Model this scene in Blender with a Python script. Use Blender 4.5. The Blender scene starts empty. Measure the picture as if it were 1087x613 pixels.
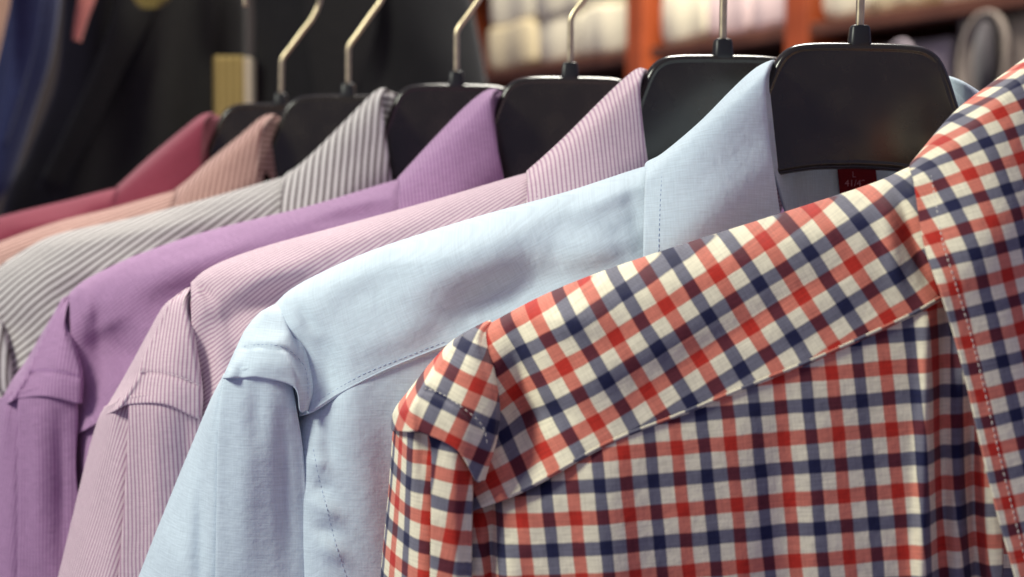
import bpy, math, random
import numpy as np
from mathutils import Vector, noise, Matrix
from mathutils.bvhtree import BVHTree

random.seed(4)
SC = bpy.context.scene
COL = SC.collection
F = 1840.0; CX = 543.5; CY = 306.5
PITCH = math.radians(3.08)
CAM = np.array([0.0, 0.0, 1.5])
UP = np.array([0, math.sin(PITCH), math.cos(PITCH)])
FW = np.array([0, math.cos(PITCH), -math.sin(PITCH)])
RT = np.array([1.0, 0, 0])

def P(px, py, d):
    return CAM + RT * ((px - CX) / F * d) + UP * (-(py - CY) / F * d) + FW * d

def Parr(A):          # (...,3) px,py,depth -> world
    d = A[..., 2:3]
    return CAM + RT * ((A[..., 0:1] - CX) / F * d) + UP * (-(A[..., 1:2] - CY) / F * d) + FW * d

def srgb(r, g, b, k=1.0):
    def f(c):
        c = c / 255.0
        return (c / 12.92 if c <= 0.04045 else ((c + 0.055) / 1.055) ** 2.4) * k
    return (f(r), f(g), f(b), 1.0)

# ------------------------------------------------------------------ materials
def newmat(name):
    m = bpy.data.materials.new(name); m.use_nodes = True
    nt = m.node_tree; nt.nodes.clear()
    out = nt.nodes.new('ShaderNodeOutputMaterial')
    b = nt.nodes.new('ShaderNodeBsdfPrincipled')
    nt.links.new(b.outputs[0], out.inputs[0])
    return m, nt, b

class N:
    def __init__(s, nt): s.nt = nt
    def link(s, a, b): s.nt.links.new(a, b)
    def put(s, sock, v):
        if isinstance(v, bpy.types.NodeSocket): s.nt.links.new(v, sock)
        else: sock.default_value = v
    def math(s, op, a, b=0.0, c=None, clamp=False):
        n = s.nt.nodes.new('ShaderNodeMath'); n.operation = op; n.use_clamp = clamp
        s.put(n.inputs[0], a); s.put(n.inputs[1], b)
        if c is not None: s.put(n.inputs[2], c)
        return n.outputs[0]
    def mix(s, f, a, b, mode='MIX'):
        n = s.nt.nodes.new('ShaderNodeMix'); n.data_type = 'RGBA'; n.blend_type = mode
        s.put(n.inputs[0], f); s.put(n.inputs[6], a); s.put(n.inputs[7], b)
        return n.outputs[2]
    def uv(s):
        n = s.nt.nodes.new('ShaderNodeUVMap'); n.uv_map = 'UVMap'
        x = s.nt.nodes.new('ShaderNodeSeparateXYZ'); s.link(n.outputs[0], x.inputs[0])
        return n.outputs[0], x.outputs[0], x.outputs[1]
    def vec(s, x, y, z=0.0):
        n = s.nt.nodes.new('ShaderNodeCombineXYZ')
        s.put(n.inputs[0], x); s.put(n.inputs[1], y); s.put(n.inputs[2], z)
        return n.outputs[0]
    def noise(s, v, scale, detail=2.0, rough=0.5):
        n = s.nt.nodes.new('ShaderNodeTexNoise'); s.link(v, n.inputs['Vector'])
        n.inputs['Scale'].default_value = scale; n.inputs['Detail'].default_value = detail
        n.inputs['Roughness'].default_value = rough
        return n.outputs[0]
    def rng(s, v, a, b, c, d):
        n = s.nt.nodes.new('ShaderNodeMapRange'); s.put(n.inputs[0], v)
        for i, q in enumerate((a, b, c, d)): n.inputs[i + 1].default_value = q
        return n.outputs[0]
    def bump(s, h, dist, strength=1.0):
        n = s.nt.nodes.new('ShaderNodeBump'); n.inputs['Strength'].default_value = strength
        n.inputs['Distance'].default_value = dist; s.link(h, n.inputs['Height'])
        return n.outputs[0]

def cloth_finish(k, b, col, weave=0.00055, thread=0.10):
    """threads running both ways (slubs), a faint felted mottling and a small bump"""
    uv, u, v = k.uv()
    a = k.noise(k.vec(k.math('MULTIPLY', u, 0.08), v), 1 / weave, 1.0)
    c = k.noise(k.vec(u, k.math('MULTIPLY', v, 0.08)), 1 / weave, 1.0)
    t = k.math('ADD', k.math('MULTIPLY', a, 0.6), k.math('MULTIPLY', c, 0.4))
    f = k.rng(t, 0.3, 0.7, 1 - thread, 1 + thread)
    big = k.rng(k.noise(uv, 35, 3), 0.3, 0.7, 0.97, 1.03)
    f = k.math('MULTIPLY', f, big)
    g = k.nt.nodes.new('ShaderNodeVectorMath'); g.operation = 'SCALE'
    k.link(col, g.inputs[0]); k.link(f, g.inputs['Scale'])
    k.link(g.outputs[0], b.inputs['Base Color'])
    b.inputs['Roughness'].default_value = 0.82
    b.inputs['Specular IOR Level'].default_value = 0.25
    b.inputs['Sheen Weight'].default_value = 0.12
    b.inputs['Sheen Roughness'].default_value = 0.5
    fine = k.noise(uv, 260, 3)
    h = k.math('ADD', k.math('MULTIPLY', t, 0.25), fine)
    k.link(k.bump(h, 0.0006, 0.5), b.inputs['Normal'])

def solid_cloth(name, col, thread=0.10, weave=0.00055):
    m, nt, b = newmat(name); k = N(nt)
    rgb = nt.nodes.new('ShaderNodeRGB'); rgb.outputs[0].default_value = col
    cloth_finish(k, b, rgb.outputs[0], weave, thread)
    return m

def stripe_cloth(name, base, line, period, duty=0.4, soft=0.12, thread=0.08, alt=None):
    m, nt, b = newmat(name); k = N(nt)
    uv, u, v = k.uv()
    wob = k.math('MULTIPLY', k.math('SUBTRACT', k.noise(uv, 60, 1), 0.5), 0.0006)
    fr = k.math('FRACT', k.math('ADD', k.math('DIVIDE', k.math('ADD', u, wob), period), 100.0))
    tri = k.math('ABSOLUTE', k.math('SUBTRACT', fr, 0.5))
    f = k.rng(tri, duty / 2 - soft / 2, duty / 2 + soft / 2, 1.0, 0.0)
    col = k.mix(f, base, line)
    cloth_finish(k, b, col, thread=thread)
    return m

def check_cloth(name, red, blue, white, period):
    m, nt, b = newmat(name); k = N(nt)
    uv, u, v = k.uv()
    def ramp(x, off):
        fr = k.math('FRACT', k.math('ADD', k.math('DIVIDE', x, period), 100.0 + off))
        r = nt.nodes.new('ShaderNodeValToRGB'); k.link(fr, r.inputs[0])
        cr = r.color_ramp; cr.interpolation = 'LINEAR'
        stops = [(0.0, red), (0.222, red), (0.245, white), (0.492, white), (0.515, blue), (0.722, blue),
                 (0.745, white), (0.985, white), (1.0, red)]
        cr.elements[0].position = 0.0; cr.elements[0].color = red
        cr.elements[1].position = 1.0; cr.elements[1].color = red
        for p, c in stops[1:-1]:
            e = cr.elements.new(p); e.color = c
        return r.outputs[0]
    wob = k.math('MULTIPLY', k.math('SUBTRACT', k.noise(uv, 90, 2), 0.5), 0.0009)
    A = ramp(k.math('ADD', u, wob), 0.0); B = ramp(k.math('ADD', v, wob), 0.37)
    g = nt.nodes.new('ShaderNodeGamma'); g.inputs[1].default_value = 0.5
    k.link(k.mix(1.0, A, B, 'MULTIPLY'), g.inputs[0])
    # twill: fine diagonal threads swing the mix between the two yarn sets
    tw = k.math('FRACT', k.math('DIVIDE', k.math('ADD', u, v), 0.0011))
    tw = k.rng(k.math('ABSOLUTE', k.math('SUBTRACT', tw, 0.5)), 0.0, 0.5, 0.43, 0.57)
    col = k.mix(0.22, g.outputs[0], k.mix(tw, A, B))
    cloth_finish(k, b, col, thread=0.17, weave=.0007)
    return m

def simple(name, col, rough=0.5, metal=0.0, spec=0.5, mottling=0.06, scale=60, bump=0.0, coat=0.0):
    m, nt, b = newmat(name); k = N(nt)
    tc = nt.nodes.new('ShaderNodeTexCoord')
    n = k.noise(tc.outputs['Object'], scale, 4)
    f = k.rng(n, 0.3, 0.7, 1 - mottling, 1 + mottling)
    g = nt.nodes.new('ShaderNodeVectorMath'); g.operation = 'SCALE'
    g.inputs[0].default_value = col[:3]; k.link(f, g.inputs['Scale'])
    k.link(g.outputs[0], b.inputs['Base Color'])
    b.inputs['Roughness'].default_value = rough; b.inputs['Metallic'].default_value = metal
    b.inputs['Specular IOR Level'].default_value = spec
    b.inputs['Coat Weight'].default_value = coat
    r = k.rng(n, 0.3, 0.7, rough * 0.85, min(1, rough * 1.15)); k.link(r, b.inputs['Roughness'])
    if bump: k.link(k.bump(n, bump), b.inputs['Normal'])
    return m

M = {}
M['check'] = check_cloth('red_navy_check_cloth', srgb(192, 46, 34), srgb(27, 30, 66), srgb(240, 230, 202), 0.0199)
M['blue'] = solid_cloth('pale_blue_cloth', srgb(203, 217, 228), thread=0.10, weave=0.0006)
M['pink'] = stripe_cloth('pink_striped_cloth', srgb(218, 196, 202), srgb(176, 136, 160), 0.00175, 0.40, 0.25)
M['purple'] = stripe_cloth('purple_striped_cloth', srgb(174, 136, 172), srgb(148, 108, 148), 0.0017, 0.42, 0.3, thread=0.14)
M['grey'] = stripe_cloth('grey_striped_cloth', srgb(206, 200, 198), srgb(82, 66, 68), 0.0037, 0.36, 0.2)
M['peach'] = stripe_cloth('peach_striped_cloth', srgb(206, 168, 156), srgb(122, 70, 68), 0.0034, 0.42, 0.25)
M['crimson'] = solid_cloth('crimson_cloth', srgb(130, 50, 68))
M['plastic'] = simple('black_hanger_plastic', (0.020, 0.016, 0.011, 1), 0.22, spec=0.6, mottling=0.3, scale=70, bump=0.00001)
M['socket'] = simple('black_rubber', (0.010, 0.010, 0.011, 1), 0.4)
M['brass'] = simple('worn_metal_wire', (0.62, 0.52, 0.34, 1), 0.34, metal=1.0, mottling=0.12, scale=200)
M['chrome'] = simple('brushed_rail_metal', (0.55, 0.55, 0.55, 1), 0.3, metal=1.0)
def thread_mat(name, c): return simple(name, c, 0.7, mottling=0.1, scale=500)
M['t_blue'] = thread_mat('pale_blue_thread', srgb(178, 194, 216))
M['t_edge'] = thread_mat('slate_blue_thread', srgb(132, 152, 186))
M['t_pink'] = thread_mat('pink_thread', srgb(235, 215, 222))
M['t_purple'] = thread_mat('purple_thread', srgb(196, 150, 205))
M['t_check'] = thread_mat('white_thread', srgb(232, 224, 210))

# ------------------------------------------------------------------ mesh helpers
def cr_matrix(n, m):
    """Catmull-Rom weights: m samples from n control values"""
    W = np.zeros((m, n))
    for i in range(m):
        t = i / (m - 1) * (n - 1)
        k = min(int(t), n - 2); f = t - k
        w = [-.5*f + f*f - .5*f**3, 1 - 2.5*f*f + 1.5*f**3, .5*f + 2*f*f - 1.5*f**3, -.5*f*f + .5*f**3]
        for q, c in zip((k-1, k, k+1, k+2), w):
            if q < 0:   W[i, 0] += 2*c; W[i, 1] -= c
            elif q >= n: W[i, n-1] += 2*c; W[i, n-2] -= c
            else: W[i, q] += c
    return W

def ridge_field(X, Y, ridges):
    H = np.zeros_like(X)
    for (x1, y1, x2, y2, w, a) in ridges:
        dx, dy = x2 - x1, y2 - y1; L2 = dx*dx + dy*dy + 1e-9
        t = np.clip(((X - x1)*dx + (Y - y1)*dy) / L2, 0, 1)
        D2 = (X - x1 - t*dx)**2 + (Y - y1 - t*dy)**2
        fade = 1 - 0.65 * np.abs(2*t - 1)**2
        H += a * fade * np.exp(-D2 / (w*w))
    return H

def noise_field(W, seed, scale, amp):
    H = np.zeros(W.shape[:2])
    for i in range(W.shape[0]):
        for j in range(W.shape[1]):
            p = W[i, j]
            H[i, j] = noise.noise(Vector((p[0]*scale + seed, p[1]*scale*0.5, p[2]*scale*0.7 + seed*1.7)))
    return H * amp

class Grid:
    """a sheet of cloth: control rows of (px, py, offset) at a shirt's own distance, smoothed to a fine grid"""
    def __init__(s, rows, d, n=60, m=60, ang=0.0, ridges=(), wob=0.0008, seed=0.0, uscale=1.0, off=(0, 0), mirror=None, mx=0.6):
        A = np.array([[list(p) for p in r] for r in rows], float)
        C = A.copy()
        Wr, Wc = cr_matrix(A.shape[0], n), cr_matrix(A.shape[1], m)
        G = np.einsum('ij,jkc->ikc', Wr, C); G = np.einsum('lk,ikc->ilc', Wc, G)
        G[..., 2] += d
        W0 = Parr(G)
        H = ridge_field(G[..., 0], G[..., 1], ridges)
        if wob:
            H += noise_field(W0, seed, 22, wob) + noise_field(W0, seed + 9, 60, wob*0.3) + noise_field(W0, seed + 21, 150, wob*0.09)
        G[..., 2] -= H
        Wd = Parr(G)
        s.px = G; s.n, s.m = n, m
        # cloth coordinates: flat position plus the length gained where the cloth turns away
        U = Wd[..., 0].copy(); V = Wd[..., 2].copy()
        dU = np.diff(Wd, axis=1); e = np.sqrt(dU[..., 0]**2 + dU[..., 1]**2 + 1e-14) - np.abs(dU[..., 0])
        sg = np.sign(dU[..., 0].mean()) or 1
        c = np.concatenate([np.zeros((n, 1)), np.cumsum(e, axis=1)], axis=1); c -= c[:, m//2:m//2+1]
        U += sg * c * mx
        dV = np.diff(Wd, axis=0); e = np.sqrt(dV[..., 2]**2 + dV[..., 1]**2 + 1e-14) - np.abs(dV[..., 2])
        sg = np.sign(dV[..., 2].mean()) or 1
        c = np.concatenate([np.zeros((1, m)), np.cumsum(e, axis=0)], axis=0); c -= c[n//2:n//2+1, :]
        V += sg * c * mx
        a = math.radians(ang)
        s.U = (U*math.cos(a) + V*math.sin(a)) / uscale + off[0]
        s.V = -U*math.sin(a) + V*math.cos(a) + off[1]
        if mirror is not None:
            Wd[..., 0] = 2*mirror - Wd[..., 0]; q = np.clip((Wd[..., 0]-mirror)/.035, 0, 1); Wd[..., 1] += .010*q*q*(3-2*q)
        s.W = Wd; s.flip = mirror is not None

def empty(name, loc, label, cat, group=None):
    o = bpy.data.objects.new(name, None); COL.objects.link(o); o.location = Vector(loc)
    o.empty_display_size = 0.02
    o['label'] = label; o['category'] = cat
    if group: o['group'] = group
    return o

def link_mesh(name, verts, faces, mat, parent=None, uvs=None, smooth=True, kind=None):
    me = bpy.data.meshes.new(name)
    off = Vector(parent_world(parent)) if parent else Vector((0, 0, 0))
    me.from_pydata([tuple(Vector(v) - off) for v in verts], [], faces)
    if uvs is not None:
        l = me.uv_layers.new(name='UVMap')
        idx = np.zeros(len(me.loops), dtype=np.int32); me.loops.foreach_get('vertex_index', idx)
        l.data.foreach_set('uv', np.array(uvs, dtype=np.float32)[idx].ravel())
    if smooth: me.polygons.foreach_set('use_smooth', [True]*len(me.polygons))
    me.update()
    o = bpy.data.objects.new(name, me); COL.objects.link(o)
    if mat: me.materials.append(mat)
    if parent: o.parent = parent
    if kind: o['kind'] = kind
    return o

def parent_world(p):
    v = Vector((0, 0, 0))
    while p is not None:
        v += p.location; p = p.parent
    return v

def cloth(name, grids, mat, parent, thick=0.0006):
    V, Fc, UVs = [], [], []
    for g in grids:
        b = len(V); n, m = g.n, g.m
        V += [tuple(p) for p in g.W.reshape(-1, 3)]
        UVs += list(zip(g.U.ravel(), g.V.ravel()))
        for i in range(n-1):
            for j in range(m-1):
                q = (b+i*m+j, b+i*m+j+1, b+(i+1)*m+j+1, b+(i+1)*m+j)
                Fc.append(q[::-1] if g.flip else q)
    o = link_mesh(name, V, Fc, mat, parent, UVs)
    s = o.modifiers.new('thickness', 'SOLIDIFY'); s.thickness = thick; s.offset = 0.0
    return o

def bvh_of(grids):
    V, Fc = [], []
    for g in grids:
        b = len(V); V += [Vector(p) for p in g.W.reshape(-1, 3)]
        for i in range(g.n-1):
            for j in range(g.m-1):
                Fc.append((b+i*g.m+j, b+i*g.m+j+1, b+(i+1)*g.m+j+1, b+(i+1)*g.m+j))
    return BVHTree.FromPolygons(V, Fc)

def smooth_path(pts, n):
    A = np.array(pts, float); return cr_matrix(len(A), n) @ A

def tube(path, r, sides=8, closed_ends=True):
    path = [Vector(p) for p in path]; V = []; Fc = []
    nrm = None
    for i, p in enumerate(path):
        t = (path[min(i+1, len(path)-1)] - path[max(i-1, 0)]).normalized()
        if nrm is None: nrm = t.orthogonal().normalized()
        nrm = (nrm - t*nrm.dot(t)).normalized(); b = t.cross(nrm)
        rr = r[i] if isinstance(r, (list, tuple)) else r
        for k in range(sides):
            a = 2*math.pi*k/sides
            V.append(p + nrm*math.cos(a)*rr + b*math.sin(a)*rr)
    for i in range(len(path)-1):
        for k in range(sides):
            a, b2 = i*sides+k, i*sides+(k+1) % sides
            Fc.append((a, b2, b2+sides, a+sides))
    if closed_ends:
        Fc.append(tuple(range(sides))[::-1]); Fc.append(tuple(range((len(path)-1)*sides, len(path)*sides)))
    return V, Fc

def merge(parts):
    V, Fc = [], []
    for v, f in parts:
        b = len(V); V += list(v); Fc += [tuple(b+i for i in q) for q in f]
    return V, Fc

def stitches(lines, grids, mat, parent, pitch=0.0021, ln=0.0014, r=0.00019, lift=.00036):
    """sewn thread: one small bead of thread per stitch, lying on the cloth"""
    bvh = bvh_of(grids); parts = []
    cam = Vector(CAM)
    for pts in lines:
        path = smooth_path(pts, 400); W = []
        for x, y in path:
            dr = (Vector(P(x, y, 1.0)) - cam).normalized()
            h = bvh.ray_cast(cam, dr)
            if h[0] is not None: W.append((h[0] - dr*lift))
        if len(W) < 5: continue
        acc = 0; nxt = 0; i = 0
        seg = []
        for a, b in zip(W[:-1], W[1:]):
            L = (b-a).length
            if L > 0.006: acc += L; nxt = acc + pitch; continue
            while nxt < acc + L and L > 0:
                seg.append((a.lerp(b, (nxt-acc)/L), (b-a).normalized())); nxt += pitch*random.uniform(.93, 1.07)
            acc += L
        parts = []
        for p, t in seg:
            t = (t + Vector((random.uniform(-.1, .1), 0, random.uniform(-.1, .1)))).normalized()
            q = [p - t*ln*.5, p - t*ln*.25, p + t*ln*.25, p + t*ln*.5]
            parts.append(tube(q, [r*.3, r, r, r*.3], 5))
        if parts:
            v, f = merge(parts); link_mesh('stitching', v, f, mat, parent)

# ------------------------------------------------------------------ the shirt
def make_shirt(sp):
    d = sp['d']; s = 0.68 / d; cx = sp['cx']; mat = M[sp['mat']]
    XC = P(cx, 200, d)[0]
    base = P(cx, sp['collar_base'][1], d)
    root = empty(sp['name'], base, sp['label'], 'shirt', sp.get('group'))
    R = sp.get('ridges', []); A = sp['ang']; us = sp.get('us', 1.0); seed = d*31
    hi = sp.get('res', 60); wob = sp.get('wob', 0.0009)
    ridge, seam = sp['ridge'], sp['seam']
    n = len(ridge)
    R = [(a, b, c, e, w_, h*sp.get('gain', 1.35)) for (a, b, c, e, w_, h) in R]
    FR = [(a, b, c, e, w_, h*1.35) for (a, b, c, e, w_, h) in sp.get('fridges', [])]
    rows = []
    for dy, dd in ((120, .042), (60, .039), (24, .030), (5, .015), (0, .004)):
        rows.append([(x, y + dy*s, dd) for x, y in ridge])
    for f, dd in ((.07, -.009), (.25, -.0215), (.55, -.0275), (.85, -.0315), (1.0, -.034)):
        r = []
        for i in range(n):
            x = ridge[i][0]*(1-f) + seam[i][0]*f; y = ridge[i][1]*(1-f) + seam[i][1]*f
            tuck = (0.0095 if i == n-1 else (0.0065*4*f*(1-f)+.001 if i == n-2 else 0)) * min(1, f*2.4) + (.008*min(1, f*4) if ridge[i][0] > sp['collar_base'][0] + 10*s else 0)
            r.append((x, y, dd + tuck))
        rows.append(r)
    rows.append([(x, y+1.2*s, dd+.0011) for (x, y, dd) in rows[-1]])
    def G(rows, key, rid=R, **k):
        return Grid(rows, d, ang=A[key], ridges=rid, seed=seed, uscale=us if key == 'front' else 1.0,
                    off=sp.get('off', {}).get(key, (0, 0)), **k)
    yk = G(rows, 'yoke', n=int(hi*1.6), m=int(hi*2.2), wob=wob, mx=sp.get('ymx', .6))
    ykm = G(rows, 'yoke', n=40, m=60, wob=wob, mirror=XC)
    # shoulder cap
    cap = sp['cap']; tab = sp.get('captab') or [(.006, .005, .005), (-.005, -.009, -.009), (-.013, -.019, -.021),
        (-.020, -.028, -.029), (-.025, -.0325, -.033), (-.0275, -.0350, -.0345)]
    cr = []
    for r, t in zip(cap, tab):
        (a, b, c, e) = r
        k0 = cap.index(r)
        cr.append([(a[0]+26*s, a[1]+10*s, .050), (a[0]+3*s, a[1]+1*s, .026), (a[0], a[1], sp.get('sildd', [.010]*6)[k0]),
                   ((a[0]+b[0])/2, (a[1]+b[1])/2, t[0]*(.55, .62, .70, .77, .83, .86)[k0]-.001), (b[0], b[1], t[0]), (c[0], c[1], t[1]),
                   (e[0]-8*s, e[1], t[2]-.0008), (e[0]-2.5*s, e[1], t[2]+.0010), (e[0], e[1], t[2]+.0048), (e[0]-5*s, e[1], t[2]+.013)])
    cr.append([(x, y+1.0*s, dd+.0013) for (x, y, dd) in cr[-1]])
    capg = G(cr, 'cap', n=hi, m=hi, wob=wob*.6, mx=.2)
    capm = G(cr, 'cap', n=24, m=24, wob=wob*.6, mirror=XC)
    cloth('yoke', [yk, capg], mat, root); cloth('yoke', [ykm, capm], mat, root)
    # sleeve: a side sheet that falls behind the pressed front fold
    side, front = [], []
    for ri, r in enumerate(sp['sleeve']):
        a, b, c, e = r; i0 = len(side)
        side.append([(a[0]+46*s, a[1], .052), (a[0]+5*s, a[1], .032), (a[0], a[1], .014), ((a[0]*.6+b[0]*.4), (a[1]*.6+b[1]*.4), (-.0170, -.0165, -.0135, -.010, -.009, -.009)[ri]),
                     (b[0]*.8+a[0]*.2, b[1], -.0215), (b[0]+5*s, b[1], -.0225)])
        front.append([(b[0]+3*s, b[1], -.0235), (b[0], b[1], -.0258), (b[0]*.93+c[0]*.07, b[1], -.0280), (c[0], c[1], (-.0340, -.0338, -.033, -.032, -.032, -.032)[ri]),
                      (e[0]-4*s, e[1], (-.0330, -.0325, -.031, -.030, -.030, -.030)[ri]), (e[0], e[1], -.0285), (e[0]-3*s, e[1], -.012), (e[0]-30*s, e[1], .03)])
        if ri < 2:
            k_ = (.0010, .0)[ri]; side[-1] = [(x, y, q+k_*2.5) for x, y, q in side[-1]]; side[-1][-1] = side[-1][-1][:2] + (-.0252,); front[-1] = [(x, y, q+k_) for x, y, q in front[-1]]
    sd = G(side, 'side', n=hi, m=30, wob=wob*1.2); fr = G(front, 'sleeve', n=hi, m=50, wob=wob*1.2)
    sdm = G(side, 'side', n=24, m=16, wob=wob, mirror=XC); frm = G(front, 'sleeve', n=24, m=24, wob=wob, mirror=XC)
    cloth('sleeve', [sd, fr], mat, root); cloth('sleeve', [sdm, frm], mat, root)
    # front panel
    lx = seam[-1][0]
    top = [(x, y-9*s, sp.get('ftop', -.0329) + (0.016 if i == n-1 else (.006 if i == n-2 else 0)) + (.011 if ridge[i][0] > sp['collar_base'][0]+10*s else 0)) for i, (x, y) in enumerate(seam)]
    rr = [[(x, y, dd+.0085) for (x, y, dd) in top], [(x, y+5*s, dd+.0022) for (x, y, dd) in top], [(x, y+8.4*s, dd-.0002) for (x, y, dd) in top]]
    for q, yb in enumerate((0.12, 0.3, 0.55, 0.8, 1.0)):
        r = []
        for i, (x, y) in enumerate(seam):
            xe = sp['front_left'][0]*(1-yb) + sp['front_left'][1]*yb if i == n-1 else x + (sp.get('fshift', 0))*yb
            r.append((xe, y*(1-yb) + 740*yb, -.034 - .004*math.sin(yb*2.5) + ((0.016 if q < 1 else .013) if i == n-1 else (0.0035 if i == n-2 else 0))))
        rr.append(r)
    fp = G(rr, 'front', n=int(hi*1.6), m=int(hi*2), wob=wob, rid=R + FR)
    cloth('front_panel', [fp], mat, root)
    fpm = G(rr, 'front', n=40, m=40, wob=wob, mirror=XC)
    cloth('front_panel', [fpm], mat, root)
    # back
    br = []
    for yb in (0, .3, .6, 1.0):
        br.append([(x, (y+110*s)*(1-yb) + 740*yb, .050) for x, y in [(cx, ridge[0][1]-5)] + list(ridge)])
    bk = Grid(br, d, ang=0, n=24, m=40, seed=seed, wob=wob)
    bkm = Grid(br, d, ang=0, n=24, m=40, seed=seed, wob=wob, mirror=XC)
    cloth('back_panel', [bk, bkm], mat, root)
    # collar: leaf folded over the stand
    fold, sil, edge = sp['fold'], sp['sil'], sp['edge']     # sil: from fold peak to leaf base along the outline
    yb0 = fold[0][1]
    lr = []
    cdx = cx - sil[0][0]
    def back(fr_, dd0, drop):
        r = []
        for k, (x, y) in enumerate(sil):
            q = k/(len(sil)-1)
            xb = x + (cx - x)*fr_
            yb = (yb0 + 16*s + q*78*s)*min(1, drop) + (1-min(1, drop))*y
            r.append((xb, yb, dd0 + .010*q))
        return r
    lr.append(back(1.0, .034, 1)); lr.append(back(.62, .032, 1)); lr.append(back(.30, .025, .75)); lr.append(back(.09, .014, .35))
    lr.append([(x, y, .004 - .002*k) for k, (x, y) in enumerate(sil)])
    K = len(sil)
    for i, ((fx, fy), (ex, ey)) in enumerate(zip(fold[1:], edge[1:])):
        q = min(1, (i+1) / 4.0) ** .52
        cf = sp.get('cf', .92); df = .004 - .036*q*cf; de = -.004 - .041*q*cf
        r = []
        for k in range(K):
            t = k/(K-1)
            bow = math.sin(t*math.pi)
            r.append((fx*(1-t)+ex*t, fy*(1-t)+ey*t - 2*bow*s, df*(1-t)+de*t - .006*bow*q - (.0025 if k == 0 else .0)*0))
        lr.append(r)
    # roll of the fold: an extra column turning inward
    lr2 = []
    for i, r in enumerate(lr):
        x, y, dd = r[0]
        inx = -3*s if i > 4 else 1*s
        lr2.append([(x+inx-1*s, y+16*s, dd+.006), (x+(.4 if i > 4 else 1.5)*s, y+3*s, dd+.0022)] + r)
    lf = G(lr2, 'collar', n=int(hi*1.8), m=hi, wob=wob*.35)
    lfm = G(lr2, 'collar', n=60, m=40, wob=wob*.35, mirror=XC)
    if sp.get('right_drop'):
        z0 = P(cx, yb0, d)[2]; k = sp['right_drop']
        for g in (lfm,):
            g.W[..., 0] += .007*np.clip((g.W[..., 0]-XC)/0.03, 0, 1); g.W[..., 1] += .012*np.clip((g.W[..., 0]-XC)/0.03, 0, 1)
            g.W[..., 2] = np.where(g.W[..., 0] > XC, g.W[..., 2] - k*np.clip((g.W[..., 0]-XC)/0.03, 0, 1), g.W[..., 2])
    lf.U = lf.U*sp.get('cs', 1); lf.V = lf.V*sp.get('cs', 1)
    cloth('collar', [lf, lfm], mat, root, 0.0014)
    # stand inside
    st = []
    for k, t in enumerate((0, .25, .55, .8, 1.0)):
        r = []
        for i, row in enumerate(lr[:9]):
            x, y, dd = row[0]
            yb = (yb0 + 165*s) if i < 5 else y + 80*s
            ins = 6*s if i < 5 else -7*s
            r.append((x + (ins if i > 1 else 0)*(1+0.3*t) + (cx-x)*.10*t, y*(1-t)+yb*t + 4*s*(1-t), dd + .003 - (.010*t if i < 3 else 0)))
        st.append(r)
    sg = Grid(st, d, ang=90, n=24, m=60, seed=seed, wob=wob*.5); sgm = Grid(st, d, ang=90, n=24, m=60, seed=seed, wob=wob*.5, mirror=XC)
    if sp.get('right_drop'):
        sgm.W[..., 0] += .007*np.clip((sgm.W[..., 0]-XC)/0.03, 0, 1); sgm.W[..., 1] += .012*np.clip((sgm.W[..., 0]-XC)/0.03, 0, 1)
        sgm.W[..., 2] -= sp['right_drop']*1.15*np.clip((sgm.W[..., 0]-XC)/0.03, 0, 1)
    cloth('collar_stand', [sg, sgm], mat, root, 0.001)
    # stitching
    if sp.get('stitch'):
        gm = {'cap': [capg], 'collar': [lf], 'yoke': [yk], 'front': [fp]}
        used = [g for k in ('cap', 'collar', 'yoke', 'front') for g in gm[k]]
        stitches(sp['stitch'], used, M[sp['thread']], root)
    if sp.get('stitch2'): stitches(sp['stitch2'], [lf], M[sp.get('thread2', 't_edge')], root, r=.00021, lift=.00082)
    if sp.get('piping'):
        k9 = int(round(.9*(yk.n-1)))
        pts = [Vector(p) - (Vector(p)-Vector(CAM)).normalized()*.0003 for p in yk.W[k9, int(yk.m*(.22 if sp.get('pk') else .04)):int(yk.m*.92)]]
        pr = sp['piping']
        v, f = tube(pts, pr, 10)
        uv = []
        L = 0
        for i in range(len(pts)):
            if i: L += (pts[i]-pts[i-1]).length
            uv += [(L, 0.0070 + 0.0004*k) for k in range(10)]
        link_mesh('piping', v, f, mat, root, uv)
    return root, dict(yoke=yk, cap=capg, front=fp, collar=lf, stand=sg)

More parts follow.
